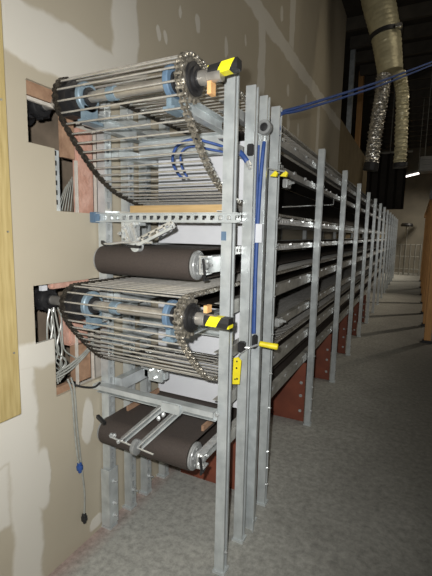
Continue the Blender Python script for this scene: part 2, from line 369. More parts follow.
# side rails along both sides
def rail_mesh(h, L, slots):
    m = MB(); d = .036; t = .003
    m.box(-d, 0, 0, L, h-t, h); m.box(-d, 0, 0, L, 0, t)
    if not slots: m.box(-t, 0, 0, L, t, h-t)
    else:
        e = h*.28; m.box(-t, 0, 0, L, t, e); m.box(-t, 0, 0, L, h-e, h-t)
        n = int(L/.032)
        for k in range(n): m.box(-t, 0, k*.032, k*.032+.012, e, h-e)
    return m
for k, (a, b) in enumerate(rails_z):
    y0 = 1.50 if k not in (3, 7) else 1.56
    rail_mesh(b-a, YB-1.8-y0, k in (2, 3)).build('side_rail', 'railu' if k < 2 else 'railb' if k < 4 else 'raill', rack, loc=(.642, y0, a))
for k, (a, b) in enumerate(rails_z):
    y0 = 1.50 if k not in (3, 7) else 1.56
    MB().box(.0565, .10, y0, YB-1.8, a, b).build('side_rail', 'galv', rack)
# splice plates with a slot just before the posts
def splice(h):
    m = MB(); m.box(0, .004, -.10, 0, h*.68, h*.96); m.box(0, .004, -.10, 0, .04*h, h*.32); m.box(0, .004, -.10, -.085, h*.32, h*.68); m.box(0, .004, -.035, 0, h*.32, h*.68)
    return m
for (a, b) in rails_z:
    src = None
    for y in right_y[4:11]:
        if src is None: src = splice(b-a).build('splice_plate', 'zinc', rack, loc=(.6425, y, a))
        else: inst(src, rack, (.6425, y, a))
# clamp blocks with a nut on the near bay
for (u_, v_) in ((279, 321), (287, 184)):
    p = at(u_, v_, 0, .655); b_ = MB().box(.643, .672, p.y-.05, p.y+.03, p.z-.026, p.z+.024).build('clamp_block', 'zinc', rack, bevel=.004)
    MB().lathe((.672, p.y-.01, p.z+.004), (1,0,0), [(0,.014),(.012,.014),(.012,.007),(.03,.007)], 6).build('nut', 'zinc', b_)
# small hold-down clips along the near rails
cs = None
for (a, b) in rails_z:
    for k in range(9):
        y = 2.22+.24*k
        if cs is None: cs = MB().box(0, .006, 0, .035, 0, .016).build('rail_clip', 'zinc', rack, loc=(.642, y, b-.010))
        else: inst(cs, rack, (.642, y+.03*((k*7) % 3), b-.010))
# slotted cross rails at the head end
def cross_rail(z, h):
    m = MB(); x0, x1, y = -.005, .735, 1.448; e = h*.28
    m.box(x0, x1, y-.0, y+.003, z, z+e); m.box(x0, x1, y, y+.003, z+h-e, z+h)
    m.box(x0, x1, y-.026, y, z+h-.003, z+h); m.box(x0, x1, y-.026, y, z, z+.003)
    for k in range(int((x1-x0)/.037)): m.box(x0+k*.037, x0+k*.037+.017, y, y+.003, z+e, z+h-e)
    return m.build('cross_rail', 'galv', rack)
cross_rail(1.570, .040); 
m = MB(); m.box(-.005, .655, 1.446, 1.449, .742, .792); m.box(-.005, .655, 1.405, 1.446, .789, .792); m.box(-.005, .655, 1.405, 1.408, .768, .789); m.box(-.005, .655, 1.43, 1.446, .742, .745); m.build('cross_rail', 'galv', rack)
for z in (1.59, .768):
    for x in (.655, .69):
        if z < 1 and x > .66: continue
        MB().lathe((x, 1.448, z), (0,-1,0), [(0,.009),(.007,.009),(.007,.005),(.014,.005)], 6).build('bolt', 'zinc', rack)
# cross channels that carry the head of each rod conveyor, and the carrying-run pans
for dz in (0, -.82):
    m = MB(); m.box(.10, .60, 1.655, 1.66, 1.875+dz, 1.965+dz); m.box(.10, .60, 1.62, 1.655, 1.875+dz, 1.879+dz); m.box(.10, .60, 1.62, 1.655, 1.961+dz, 1.965+dz)
    m.build('cross_beam', 'galv', rack)
    for x in (.105, .56):                                # stub rails reaching forward to the drum bearings
        m = MB(); m.box(x, x+.005, 1.27, 1.62, 1.955+dz, 2.005+dz); m.box(x, x+.038, 1.27, 1.62, 1.952+dz, 1.956+dz); m.box(x, x+.038, 1.27, 1.62, 2.001+dz, 2.005+dz)
        m.build('head_arm', 'galv', rack)
    MB().box(.10, .60, 1.76, YB-1.85, 1.990+dz, 1.994+dz).build('slide_pan', 'pan', rack)
    MB().box(.1005, .105, 2.02, YB-1.85, 1.66+dz, 1.985+dz).build('shade_sheet', 'blackrub', rack)  # added black sheet, stands in for the darkness inside the rack
MB().tube([(.63, 2.33, 1.69), (.63, 3.86, 1.812), (.63, 3.90, 1.816), (.63, 3.905, 1.868)], .004, 6).build('tie_rod', 'zinc', rack)

p = at(223.5, 236, 1, 1.469); MB().box(p.x-.010, p.x+.012, 1.4675, 1.4695, p.z-.018, p.z+.018).build('blue_sticker', 'blue', rack)
MB().box(-.004, .026, 1.412, 1.452, 1.566, 1.614).build('end_cap', 'blue', rack, bevel=.003)

# ------------------------------------------------------------------ rod conveyors
def rod_conveyor(zc, hang, zret, label, striped_up):
    root = thing('rod_conveyor', label, 'conveyor', (0, 0, 0), 'rod conveyors')
    yc, r, x0, x1, P = 1.245, .078, .066, .618, .021
    path = [Vector((YB-1.9, zc+r)), Vector((yc, zc+r))]
    for k in range(1, 10): a = PI/2+k*(PI/2+.25)/9; path.append(Vector((yc+math.cos(a)*r, zc+math.sin(a)*r)))
    hp = smooth_path([(p[0], p[1], 0) for p in [(path[-1].x, path[-1].y)]+hang], 6)
    path += [Vector((p.x, p.y)) for p in hp[1:]] + [Vector((YB-1.9, zret))]
    # resample by chain pitch
    S = [0]
    for a, b in zip(path, path[1:]): S.append(S[-1]+(b-a).length)
    pins = []; j = 0; n = int(S[-1]/P)
    for k in range(n):
        s = k*P
        while S[j+1] < s: j += 1
        t = (s-S[j])/(S[j+1]-S[j]); pins.append(path[j].lerp(path[j+1], t))
    # rods: single ones where they can be told apart, the far run joined
    src = None; far = MB()
    for p in pins[::2]:
        if p.x < 3.9:
            if src is None: src = MB().cyl((x0-.006, 0, 0), (.6435, 0, 0), .0038, 8).build('rod', 'rod', root, True, loc=(0, p.x, p.y))
            else: inst(src, root, (0, p.x, p.y))
        else: far.cyl((x0, p.x, p.y), (.6435, p.x, p.y), .0038, 4)
    fo = far.build('far_rods', 'rod', root); fo['kind'] = 'stuff'
    for xs, w_ in ((x0-.004, .020), (x1-.004, .024)):
        c = MB()
        for k in range(len(pins)-1):
            a, b = pins[k], pins[k+1]
            if a.x > 5.5:
                c.bar((xs+w_/2, a.x, a.y), (xs+w_/2, b.x, b.y), w_, .014); continue
            off = .0 if k % 2 else .004
            d = (b-a).normalized(); nn = Vector((-d.y, d.x))
            for xx in (xs+off, xs+w_-off-.003):
                pts = []
                for (al, hh) in ((-.007,0),(-.003,.0075),(.004,.008),(.0105,.005),(.017,.008),(.024,.0075),(.028,0)):
                    pts.append((al, hh))
                for (al, hh) in ((.024,-.0075),(.017,-.008),(.0105,-.005),(.004,-.008),(-.003,-.0075)): pts.append((al, hh))
                c.prism(pts, (xx, a.x, a.y), (0, d.x, d.y), (0, nn.x, nn.y), (1,0,0), .003)
            c.cyl((xs-.003, a.x, a.y), (xs+w_+.003, a.x, a.y), .0055, 6)
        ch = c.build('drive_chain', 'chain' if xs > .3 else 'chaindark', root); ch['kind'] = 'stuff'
    # shaft, black octagonal sprocket inside the wall end, toothed sprocket at the aisle end
    MB().cyl((-.20, yc, zc), (.745, yc, zc), .0205, 20).build('shaft', 'shaft', root, True)
    sp = MB().lathe((.050, yc, zc), (1,0,0), [(0,.045),(.004,.071),(.062,.071),(.066,.045),(.085,.038),(.09,.022)], 8, PI/8).build('sprocket', 'black', root)
    t = MB(); N = 15
    for sx in (.618, ):
        out = []
        for k in range(N):
            a = 2*PI*k/N
            for da, rr in ((-.13,.060),(-.05,.077),(.05,.077),(.13,.060)): out.append((math.cos(a+da)*rr, math.sin(a+da)*rr))
        t.prism(out, (sx+.006, yc, zc), (0,1,0), (0,0,1), (1,0,0), .012)
    ts = t.build('sprocket', 'chain', root)
    MB().lathe((.637, yc, zc), (1,0,0), [(0,.054),(.010,.054),(.012,.040),(.020,.040),(.022,.030),(.026,.030),(.027,.02)], 24).build('hub', 'black', ts, True)
    MB().lathe((.664, yc, zc), (1,0,0), [(0,.024),(.030,.024),(.032,.0205)], 24).build('collar', 'shaft', ts, True)
    # blue flange bearings
    for x in (.150, .545):
        bz = MB().lathe((x, yc, zc), (1,0,0), [(0,.036),(.0,.054),(.004,.058),(.018,.058),(.022,.054),(.022,.036)], 24).build('flange_bearing', 'blue' if x > .3 else 'lblue', root, True)
        MB().lathe((x+.001, yc, zc), (1,0,0), [(0,.0355),(.030,.0355),(.031,.03),(.031,.021)], 20).build('bearing_insert', 'black', bz, True)
        mm = MB(); mm.box(x+.002, x+.022, yc-.028, yc+.045, zc-.088, zc-.035); mm.box(x-.012, x+.036, yc-.03, yc+.06, zc-.096, zc-.084)
        mm.build('bearing_foot', 'lblue', bz)
        for yy in (yc-.018, yc+.045): MB().lathe((x+.012, yy, zc-.084), (0,0,1), [(0,.007),(.006,.007),(.006,.004),(.012,.004)], 6).build('bolt', 'zinc', bz)
    MB().lathe((.27, yc, zc), (1,0,0), [(0,.0205),(.001,.026),(.035,.026),(.036,.0205)], 20).build('blue_sleeve', 'lblue', root, True)
    # taped guard at the shaft end
    if striped_up:
        g = MB(); g.prism([(-.018,-.016),(.018,-.016),(.020,.0),(.018,.016),(-.018,.016),(-.02,0)], (.70, yc, zc+.012), (0,1,0), (0,0,1), (1,0,.10), .105)
        g.build('striped_guard', 'hazard', root)
    else:
        g = MB(); g.prism([(-.018,-.018),(.018,-.018),(.022,.0),(.018,.018),(-.018,.018),(-.022,0)], (.70, yc, zc), (0,1,0), (0,0,1), (1,0,-.03), .098)
        g.build('striped_guard', 'hazard', root)
    MB().box(.697, .712, yc-.014, yc+.02, zc+(-.058 if striped_up else .026), zc+(-.018 if striped_up else .052)).build('paper_tag', 'orange', root)
    # black flexible coupling in the wall opening
    cp = MB().lathe((-.135, yc, zc), (1,0,0), [(0,.018),(.002,.044),(.012,.050),(.040,.050),(.050,.044),(.052,.026),(.066,.026),(.068,.017)], 20).build('coupling', 'black', root, True)
    for k in range(8):
        a = 2*PI*k/8; MB().box(-.12, -.093, yc+math.cos(a)*.049-.006, yc+math.cos(a)*.049+.006, zc+math.sin(a)*.049-.006, zc+math.sin(a)*.049+.006).build('coupling_jaw', 'black', cp)
    MB().lathe((-.39, yc, zc), (1,0,0), [(0,.07),(.18,.07),(.19,.05),(.23,.04),(.24,.017)], 20).build('gear_motor', 'black', root, True)
    return root
hangU = [(1.174, 2.005), (1.202, 1.955), (1.262, 1.886), (1.325, 1.825), (1.395, 1.768), (1.485, 1.717), (1.575, 1.690), (1.68, 1.668), (1.95, 1.646), (2.3, 1.638)]
hangL = [(1.176, 1.185), (1.196, 1.145), (1.243, 1.088), (1.318, 1.010), (1.395, .946), (1.48, .910), (1.60, .892), (1.9, .880), (2.3, .876)]
rod_conveyor(2.042, hangU, 1.636, 'upper rod conveyor, chains and rods looping over drum by high opening', True)
rod_conveyor(1.222, hangL, .874, 'lower rod conveyor, chains and rods looping over drum by low opening', False)

# ------------------------------------------------------------------ belt conveyors
def belt_conveyor(zc, label, y=1.425):
    root = thing('belt_conveyor', label, 'conveyor', (0, 0, 0), 'belt conveyors')
    r, x0, x1 = .064, .07, .555; Ye = YB-1.9; n = 20
    prof = [(Ye, zc+r)]+[(y+.0, zc+r)]
    for k in range(1, n): a = PI/2+PI*k/n; prof.append((y+math.cos(a)*r, zc+math.sin(a)*r))
    prof += [(y, zc-r), (Ye, zc-r)]
    t = .006; inner = []
    for (a, b) in reversed(prof):
        d = Vector((a-y, b-zc)) if a <= y+1e-6 else Vector((0, b-zc)); d = d.normalized()*(r-t)
        inner.append(((y if a <= y+1e-6 else a)+d.x, zc+d.y))
    m = MB(); m.prism(prof+inner, (x0, 0, 0), (0,1,0), (0,0,1), (1,0,0), x1-x0)
    m.build('belt', 'belt', root, True)
    MB().cyl((x0+.003, y, zc), (x1-.003, y, zc), r-t-.001, 20).build('roller', 'dull', root, True)
    for x, s in ((x1+.001, 1), (x0-.001, -1)):
        e = MB().lathe((x, y, zc), (s,0,0), [(0,.05),(.003,.060),(.010,.060),(.012,.052),(.016,.050),(.017,.024),(.022,.024)], 24).build('end_disc', 'clear', root, True)
        if s > 0:
            for k in range(5):
                a = 2*PI*k/5+.4; MB().lathe((x+.016, y+math.cos(a)*.036, zc+math.sin(a)*.036), (1,0,0), [(0,.006),(.005,.006)], 8).build('screw', 'zinc', e)
    # take-up bracket and bolts on the aisle side
    b = MB(); b.box(.588, .594, y-.032, y+.20, zc-.034, zc+.040); b.box(.594, .625, y-.032, y+.20, zc+.036, zc+.040); b.box(.594, .618, y-.030, y+.02, zc-.034, zc-.028)
    bo = b.build('bearing_bracket', 'zinc', root)
    for (dy, dz) in ((-.018, .02), (-.018, -.02), (.03, .0)):
        MB().lathe((.594, y+dy, zc+dz), (1,0,0), [(0,.0125),(.010,.0125),(.010,.006),(.022,.006)], 6).build('nut', 'zinc', bo)
    MB().lathe((.594, y, zc), (1,0,0), [(0,.019),(.012,.019),(.014,.012),(.02,.012)], 16).build('bearing_cap', 'clear', bo, True)
    MB().tube([(.612, y-.045, zc+.030), (.615, y-.035, zc-.03), (.608, y-.03, zc-.055), (.600, y+.02, zc-.058)], .006, 6).build('rubber_guard', 'black', bo)
    MB().box(.055, .0615, y-.03, y+.10, zc-.02, zc+.05).build('bearing_bracket', 'zinc', root)
    # side guides above the belt
    if zc < 1:
      for xa in (.107, .538): MB().box(xa, xa+.012, y+.10, 1.80, zc+r+.001, zc+r+.026).build('side_guide', 'osb', root)
    return root
belt_conveyor(1.398, 'upper brown belt conveyor with clear end disc, below first slotted cross rail')
belt_conveyor(.565, 'lower brown belt conveyor with clear end disc, nearest the floor')

# ------------------------------------------------------------------ belt scrapers hung from the cross rails
def holed_arm(a, b, w_, t, n):                            # flat arm with a line of windows
    a, b = Vector(a), Vector(b); d = b-a; m = MB(); L = d.length; u = d/L; q = u.cross(Vector((0,1,0))).normalized()
    m.bar(a+q*w_*.36, b+q*w_*.36, t, w_*.28, q); m.bar(a-q*w_*.36, b-q*w_*.36, t, w_*.28, q)
    for k in range(n+1):
        c = a+d*(k/n); m.bar(c-q*w_*.4, c+q*w_*.4, t, .010, u)
    return m
su = thing('belt_scraper', 'zinc scraper arm with square holes resting on upper brown belt', 'scraper', (0,0,0))
holed_arm((.290, 1.375, 1.478), (.475, 1.375, 1.560), .034, .010, 5).build('arm', 'zinc', su)
MB().bar((.300, 1.352, 1.466), (.480, 1.352, 1.545), .006, .012).build('edge_bar', 'galv', su)
c = MB(); c.box(.225, .262, 1.385, 1.44, 1.475, 1.568); c.box(.205, .222, 1.385, 1.43, 1.50, 1.568); c.box(.262, .300, 1.38, 1.43, 1.555, 1.568); c.build('clamp', 'galv', su)
k = MB(); k.bar((.262, 1.38, 1.56), (.300, 1.370, 1.468), .012, .03); k.bar((.235, 1.37, 1.55), (.285, 1.36, 1.468), .01, .014); k.build('hanger', 'zinc', su)
MB().lathe((.30, 1.385, 1.468), (0,-1,0), [(0,.024),(.03,.024),(.032,.014),(.036,.014)], 16).build('pivot', 'galv', su, True)
MB().bar((.275, 1.352, 1.468), (.330, 1.352, 1.466), .02, .012).build('blade', 'black', su)
for (x, z) in ((.235, 1.545), (.25, 1.50), (.285, 1.55), (.47, 1.556), (.213, 1.52)):
    MB().lathe((x, 1.372, z), (0,-1,0), [(0,.009),(.008,.009),(.008,.005),(.018,.005)], 6).build('bolt', 'zinc', su)
MB().tube([(.13, 1.36, 1.474), (.17, 1.355, 1.474), (.225, 1.36, 1.482), (.39, 1.352, 1.486)], .005, 6).build('cross_pin', 'zinc', su)
MB().bar((.10, 1.38, 1.480), (.135, 1.36, 1.472), .012, .014).build('clip', 'black', su)
sd = thing('belt_tensioner', 'twin steel arms with small wheel resting on lower brown belt', 'scraper', (0,0,0))
for (a, b) in (((.405, 1.418, .765), (.225, 1.352, .585)), ((.492, 1.418, .768), (.325, 1.345, .585))):
    a, b = Vector(a), Vector(b); u = (b-a).normalized(); q = Vector((.6, -.75, 0)).normalized()
    MB().bar(a+q*.0+Vector((-.011,0,0)), b+Vector((-.011,0,0)), .007, .024, q).build('arm', 'zinc', sd)
    MB().bar(a+Vector((.013,0,0)), b+Vector((.013,0,0)), .007, .024, q).build('arm', 'galv', sd)
MB().lathe((.318, 1.345, .577), (-1,0,0), [(0,.012),(.002,.034),(.012,.036),(.022,.034),(.024,.012)], 20).build('wheel', 'clear', sd, True)
MB().tube([(.17, 1.335, .595), (.40, 1.345, .568)], .0045, 6).build('axle', 'zinc', sd)
c = MB(); c.box(.405, .50, 1.395, 1.408, .748, .790); c.build('clamp', 'galv', sd)
for (x, y, z) in ((.165, 1.345, .60), (.188, 1.34, .607), (.212, 1.34, .585), (.42, 1.39, .74), (.40, 1.385, .72)):
    MB().lathe((x, y, z), (.5,-.8,0), [(0,.010),(.009,.010),(.009,.005),(.022,.005)], 6).build('bolt', 'zinc', sd)
MB().bar((.055, 1.375, .652), (.118, 1.355, .638), .014, .016).build('clip', 'black', sd)
# cluster of clamps standing on the lower cross rail beside the left leg
cb = thing('clamp_bracket', 'grey clamp bracket with bolts above lower cross rail', 'bracket', (0,0,0))
c = MB(); c.box(.165, .29, 1.60, 1.63, .80, .835); c.box(.20, .28, 1.585, 1.60, .79, .865); c.box(.16, .185, 1.60, 1.62, .80, .88); c.build('body', 'galv', cb)
for (x, z) in ((.215, .845), (.262, .85), (.24, .81), (.175, .86)): MB().lathe((x, 1.585, z), (0,-1,0), [(0,.011),(.009,.011),(.009,.006),(.02,.006)], 6).build('bolt', 'zinc', cb)
MB().box(.18, .27, 1.64, 1.70, .838, .868).build('wood_block', 'ply', cb)

# ------------------------------------------------------------------ boards set in the rack
wg = 'white boards closing the rack behind the drums'
for z0, z1, lb_ in ((1.69, 1.962, 'white board behind hanging rods of upper drum'), (1.472, 1.612, 'white board strip just above upper brown belt'),
                    (.90, 1.145, 'white board behind hanging rods of lower drum'), (.637, .845, 'white board strip just above lower brown belt')):
    m = MB(); m.box(.105, .602, 1.808, 1.816, z0, z1); m.box(.105, .602, 1.816, 1.824, z0, z0+.01)
    tag(m.build('white_board', 'white', bevel=.002), lb_, 'board', wg)
tag(MB().box(.10, .60, 1.575, 1.61, 1.614, 1.652).build('plywood_strip', 'ply', bevel=.002), 'narrow plywood strip lying across upper slotted cross rail', 'board')
names = ['nearest red oxide baffle board at floor below lower belt', 'second red oxide baffle board, past the fourth upright', 'third red oxide baffle board along the rack foot',
         'fourth red oxide baffle board along the rack foot', 'fifth red oxide baffle board along the rack foot', 'farthest red oxide baffle board deep along the rack foot']
for k in range(6):
    y = 2.05+1.08*k
    b = thing('baffle_board', names[k], 'board', (0, y, 0), 'red baffle boards')
    MB().box(.11, .632, 0, .012, 0, .50).build('board', 'red', b, bevel=.002)
    for z in (.09, .22, .33): MB().lathe((.60, 0, z), (0,-1,0), [(0,.014),(.004,.014),(.004,.009),(.012,.009)], 6).build('bolt', 'zinc', b)

# ------------------------------------------------------------------ hoses, sensors, tags on the aisle uprights
def hose(name, pts, r, m, label, cat='hose', n=8, group=None): return tag(MB().tube(smooth_path(pts, n), r, 8).build(name, m, None, True), label, cat, group)
pB = at(432, 62, 1, 4.6); pS = Vector((.69, 2.03, 2.13)); dB = pB-pS
for off, r_, lab in ((0, .008, 'upper strand'), (-.028, .007, 'lower strand')):
    o_ = Vector((0, 0, off))
    hose('air_hose', [(.688, 2.03, 2.05+off), pS+o_*.3, pS+dB*.1+o_*.7, pS+dB*.5+o_-Vector((0,0,.012)), pB+o_, pS+dB*1.12+o_, pS+dB*1.3+Vector((0,0,.35)), (pS.x+dB.x*1.35, pS.y+dB.y*1.35, CEIL-.012)], r_, 'hose',
         'blue air hose strung from rack top to ceiling, '+lab, group='blue hoses strung to the ceiling')
hose('air_tube', [(.704, 1.772, 1.94), (.704, 1.762, 1.90), (.700, 1.755, 1.80), (.694, 1.755, 1.64), (.69, 1.755, 1.4), (.692, 1.752, 1.2), (.694, 1.75, 1.06)], .009, 'hose', 'long blue air tube running down between the near uprights')
hose('air_tube', [(.675, 1.78, 1.93), (.676, 1.775, 1.7), (.676, 1.775, 1.3), (.676, 1.775, 1.05)], .006, 'hose', 'thin blue air tube clipped behind the long blue tube')
hose('air_tube', [(.615, 1.62, 1.885), (.55, 1.56, 1.905), (.47, 1.53, 1.92), (.40, 1.52, 1.895), (.372, 1.53, 1.84), (.385, 1.55, 1.79), (.405, 1.57, 1.765)], .006, 'hose', 'blue air tube looping behind hanging rods of upper drum')
hose('air_tube', [(.600, 1.62, 1.872), (.53, 1.58, 1.885), (.45, 1.56, 1.90), (.405, 1.55, 1.875), (.40, 1.56, 1.82), (.425, 1.575, 1.765)], .005, 'hose', 'inner blue air tube of the loop behind upper drum')
va = thing('valve', 'black air fitting with blue elbow at upper part of second upright', 'valve', (0,0,0))
MB().box(.664, .692, 1.665, 1.684, 1.865, 1.915).build('body', 'black', va, bevel=.004)
MB().tube(smooth_path([(.63, 1.66, 1.885), (.645, 1.655, 1.872), (.662, 1.655, 1.852), (.672, 1.66, 1.835)], 5), .012, 8).build('elbow', 'hose', va, True)
MB().lathe((.672, 1.66, 1.838), (.4,0,-.9), [(0,.013),(.02,.013),(.022,.008),(.035,.008)], 8).build('nut', 'zinc', va)
se = thing('sensor', 'round black sensor eye in bright ring on third upright', 'sensor', (0,0,0))
sc = at(264, 127, 1, 1.80)
MB().lathe(sc, (0,1,0), [(0,.018),(-.006,.020),(-.006,.032),(.004,.034),(.02,.034),(.03,.024)], 20).build('ring', 'clear', se, True)
MB().lathe(sc, (0,1,0), [(-.004,.014),(-.003,.018),(.02,.018)], 16).build('lens', 'black', se, True)
MB().bar(sc+Vector((0,.024,0)), sc+Vector((-.02,.024,-.09)), .014, .008).build('bracket', 'zinc', se)
ct = thing('rod_clip', 'pair of small yellow clips on thin rod by fourth upright', 'clip', (0,0,0))
MB().tube([(.700, 1.822, 1.835), (.706, 1.845, 1.835), (.775, 1.90, 1.824)], .004, 6).build('rod', 'zinc', ct)
for u_, y_ in ((274, 1.86), (284, 1.90)):
    p = at(u_, 174, 1, y_); MB().prism([(-.018,-.010),(.012,-.014),(.020,.004),(.008,.014)], p-Vector((0,.008,0)), (1,0,0), (0,0,1), (0,1,0), .018).build('clip', 'yellow', ct)
hv = thing('lever_valve', 'valve lever with yellow grip sticking out from third upright', 'valve', (0,0,0))
MB().box(.652, .684, 1.650, 1.6845, .985, 1.035).build('body', 'black', hv, bevel=.005)
MB().tube([(.68, 1.667, 1.008), (.70, 1.675, 1.008), at(260, 344, 1, 1.72)], .005, 8).build('stem', 'zinc', hv)
pa, pb = at(259, 343.5, 1, 1.72), at(278, 347, 1, 1.74)
MB().lathe(pa, pb-pa, [(0,.008),(.004,.013),((pb-pa).length-.004,.015),((pb-pa).length,.011)], 12).build('grip', 'yellow', hv, True)
MB().box(.686, .708, 1.742, 1.775, .985, 1.05).build('fitting', 'black', hv, bevel=.005)
tg = thing('lockout_tag', 'yellow tag hanging from wire on second upright', 'tag', (0,0,0))
q0 = at(236.5, 371, 1, 1.61)
MB().prism([(-.020,-.066),(.016,-.060),(.022,.052),(.006,.066),(-.016,.058)], q0, (1,0,0), (0,0,1), (0,1,0), .003).build('card', 'yellow', tg)
for (dx, dz, rr) in ((.001,.045,.004), (.0,.014,.0045), (.004,-.036,.005), (-.006,-.040,.004)):
    MB().cyl(q0+Vector((dx,-.0015,dz)), q0+Vector((dx,.0,dz)), rr, 8).build('mark', 'black', tg)
MB().tube(smooth_path([q0+Vector((.0,0,.05)), q0+Vector((.008,.02,.075)), q0+Vector((.03,.06,.095))], 4), .0025, 6).build('wire', 'zinc', tg)
# slotted strip between the second and third uprights
st = MB(); st.box(.662, .666, 1.744, 1.790, .05, 1.95); st.box(.711, .715, 1.776, 1.790, .0, 1.95); st.box(.662, .715, 1.790, 1.793, .0, 1.95)
st.build('cable_channel', 'galv', rack)
MB().box(.690, .722, 1.736, 1.741, 1.49, 1.575).build('cover_plate', 'white', rack)

# ------------------------------------------------------------------ what shows in the wall cut-outs
def piece(name, b, m, label, cat, bevel=0): return tag(MB().box(*b).build(name, m, bevel=bevel), label, cat)
def cstud(name, y, z0, z1, label):
    m = MB(); m.box(-.055, -.0165, y, y+.002, z0, z1); m.box(-.0185, -.0165, y, y+.034, z0, z1); m.box(-.055, -.053, y, y+.034, z0, z1)
    o = tag(m.build(name, 'galv'), label, 'stud')
    return o
cstud('steel_stud', 1.224, 1.60, 1.858, 'galvanised stud at left side of upper wall cut-out')
for k in range(6): 
    o = MB().box(-.0168, -.0155, 1.232, 1.244, 1.635+k*.04, 1.655+k*.04).build('slot', 'black', bpy.data.objects['steel_stud'])
piece('header_strip', (-.045, -.0165, 1.06, 1.56, 2.040, 2.095), 'osb', 'brown timber strip under top edge of upper cut-out', 'board')
piece('drywall_offcut', (-.030, -.0165, 1.07, 1.50, 2.022, 2.035), 'gyp', 'white drywall strip below brown timber strip', 'board')
piece('insulation_board', (-.040, -.022, 1.282, 1.350, 1.838, 2.018), 'osb', 'brownish board scrap beside galvanised stud in upper cut-out', 'board')
piece('insulation_batt', (-.060, -.022, 1.366, 1.470, 1.585, 1.98), 'pink', 'pink insulation piece filling right of upper cut-out', 'insulation', .01)
piece('drywall_edge', (-.032, -.0165, 1.356, 1.362, 1.60, 1.835), 'gyp', 'white upright drywall edge left of upper pink insulation', 'board')
piece('drywall_edge', (-.032, -.0165, 1.474, 1.480, 1.60, 2.0), 'gyp', 'white upright drywall edge right of upper pink insulation', 'board')
piece('back_sheet', (-.13, -.12, 1.47, 1.60, 1.551, 2.1), 'gyp', 'cream sheet deep behind upper cut-out beside left legs', 'board')
piece('motor_guard', (-.19, -.165, 1.06, 1.19, 1.80, 1.90), 'grey', 'grey metal guard below coupling in upper cut-out', 'guard')
wires = thing('wire_bundle', 'thin silver wires at bottom corner of upper cut-out', 'wires', (0,0,0))
for k in range(6):
    MB().tube(smooth_path([(-.03, 1.245+k*.016, 1.612), (-.04, 1.28+k*.014, 1.66+.01*k), (-.06, 1.33+k*.01, 1.72+.012*k)], 4), .0022, 5).build('wire', 'tube', wires)
# lower cut-out
piece('insulation_batt', (-.10, -.03, 1.30, 1.42, 1.00, 1.20), 'pink', 'pink insulation behind lower chain', 'insulation', .01)
piece('insulation_batt', (-.05, -.018, 1.20, 1.42, 1.278, 1.33), 'pink', 'pink insulation strip along top of lower cut-out', 'insulation', .006)
piece('insulation_board', (-.08, -.03, 1.345, 1.425, .815, .995), 'osb', 'brownish board at right of lower cut-out', 'board')
piece('insulation_board', (-.04, -.018, 1.195, 1.30, .790, .838), 'osb', 'brownish board scrap at bottom of lower cut-out', 'board')
piece('drywall_edge', (-.032, -.0165, 1.330, 1.336, .80, 1.05), 'gyp', 'white upright drywall edge in lower cut-out behind cables', 'board')
piece('drywall_edge', (-.032, -.0165, 1.432, 1.438, .80, 1.10), 'gyp', 'white upright drywall edge at right of lower cut-out', 'board')
piece('back_sheet', (-.13, -.12, 1.45, 1.60, 0, 1.55), 'gyp', 'cream sheet deep behind lower cut-out beside left legs', 'board')
piece('motor_guard', (-.17, -.15, 1.05, 1.22, 1.09, 1.125), 'grey', 'grey metal guard below coupling in lower cut-out', 'guard')
piece('white_block', (-.05, -.03, 1.16, 1.185, 1.275, 1.297), 'white', 'small white block above coupling in lower cut-out', 'block')
cbun = thing('cable_bundle', 'tangle of grey cables hanging in lower wall cut-out', 'cables', (0,0,0))
for k in range(8):
    y = 1.215+random.uniform(0, .07); x = -.055+random.uniform(-.02, .02)
    MB().tube(smooth_path([(x, y, 1.185), (x, y+random.uniform(-.02,.02), 1.12), (x+.01, y+random.uniform(-.03,.05), 1.0), (x+.015, y+random.uniform(-.01,.07), .93), (x, 1.26+random.uniform(-.03,.04), .88+random.uniform(-.02,.02)), (x, 1.22+random.uniform(-.01,.06), .845)], 5), .0035, 6).build('cable', 'tube', cbun, True)
for k in range(3):
    MB().tube(smooth_path([(-.04, 1.215, .87+k*.012), (-.015, 1.28, .895+k*.014), (.0, 1.36, .945+k*.01), (-.01, 1.43, .985+k*.012)], 5), .004, 6).build('cable', 'tube', cbun, True)
hose('black_cable', [(-.02, 1.27, .845), (.015, 1.31, .815), (.03, 1.38, .79), (.035, 1.42, .80)], .005, 'black', 'short black cable from lower cut-out to left leg', 'cable')
for (pts, fy, fz, lab) in (([(-.015, 1.265, .86), (.012, 1.262, .80), (.016, 1.268, .62), (.02, 1.275, .50), (.022, 1.283, .445)], 1.285, .43, 'shorter clear tube with blue fitting hanging down drywall'),
                           ([(-.015, 1.285, .86), (.012, 1.278, .80), (.018, 1.282, .62), (.024, 1.298, .40), (.024, 1.310, .28), (.022, 1.306, .17)], 1.305, .155, 'longer clear tube with dark fitting hanging down drywall')):
    t = thing('drain_tube', lab, 'tube', (0,0,0), 'clear tubes on the drywall')
    MB().tube(smooth_path(pts, 6), .0045, 8).build('tube', 'tube', t, True)
    MB().lathe((.022, fy, fz+.022), (0,.05,-1), [(0,.007),(.003,.011),(.015,.011),(.017,.015),(.034,.015),(.037,.008),(.05,.008)], 12).build('fitting', 'hose' if fz > .3 else 'black', t, True)

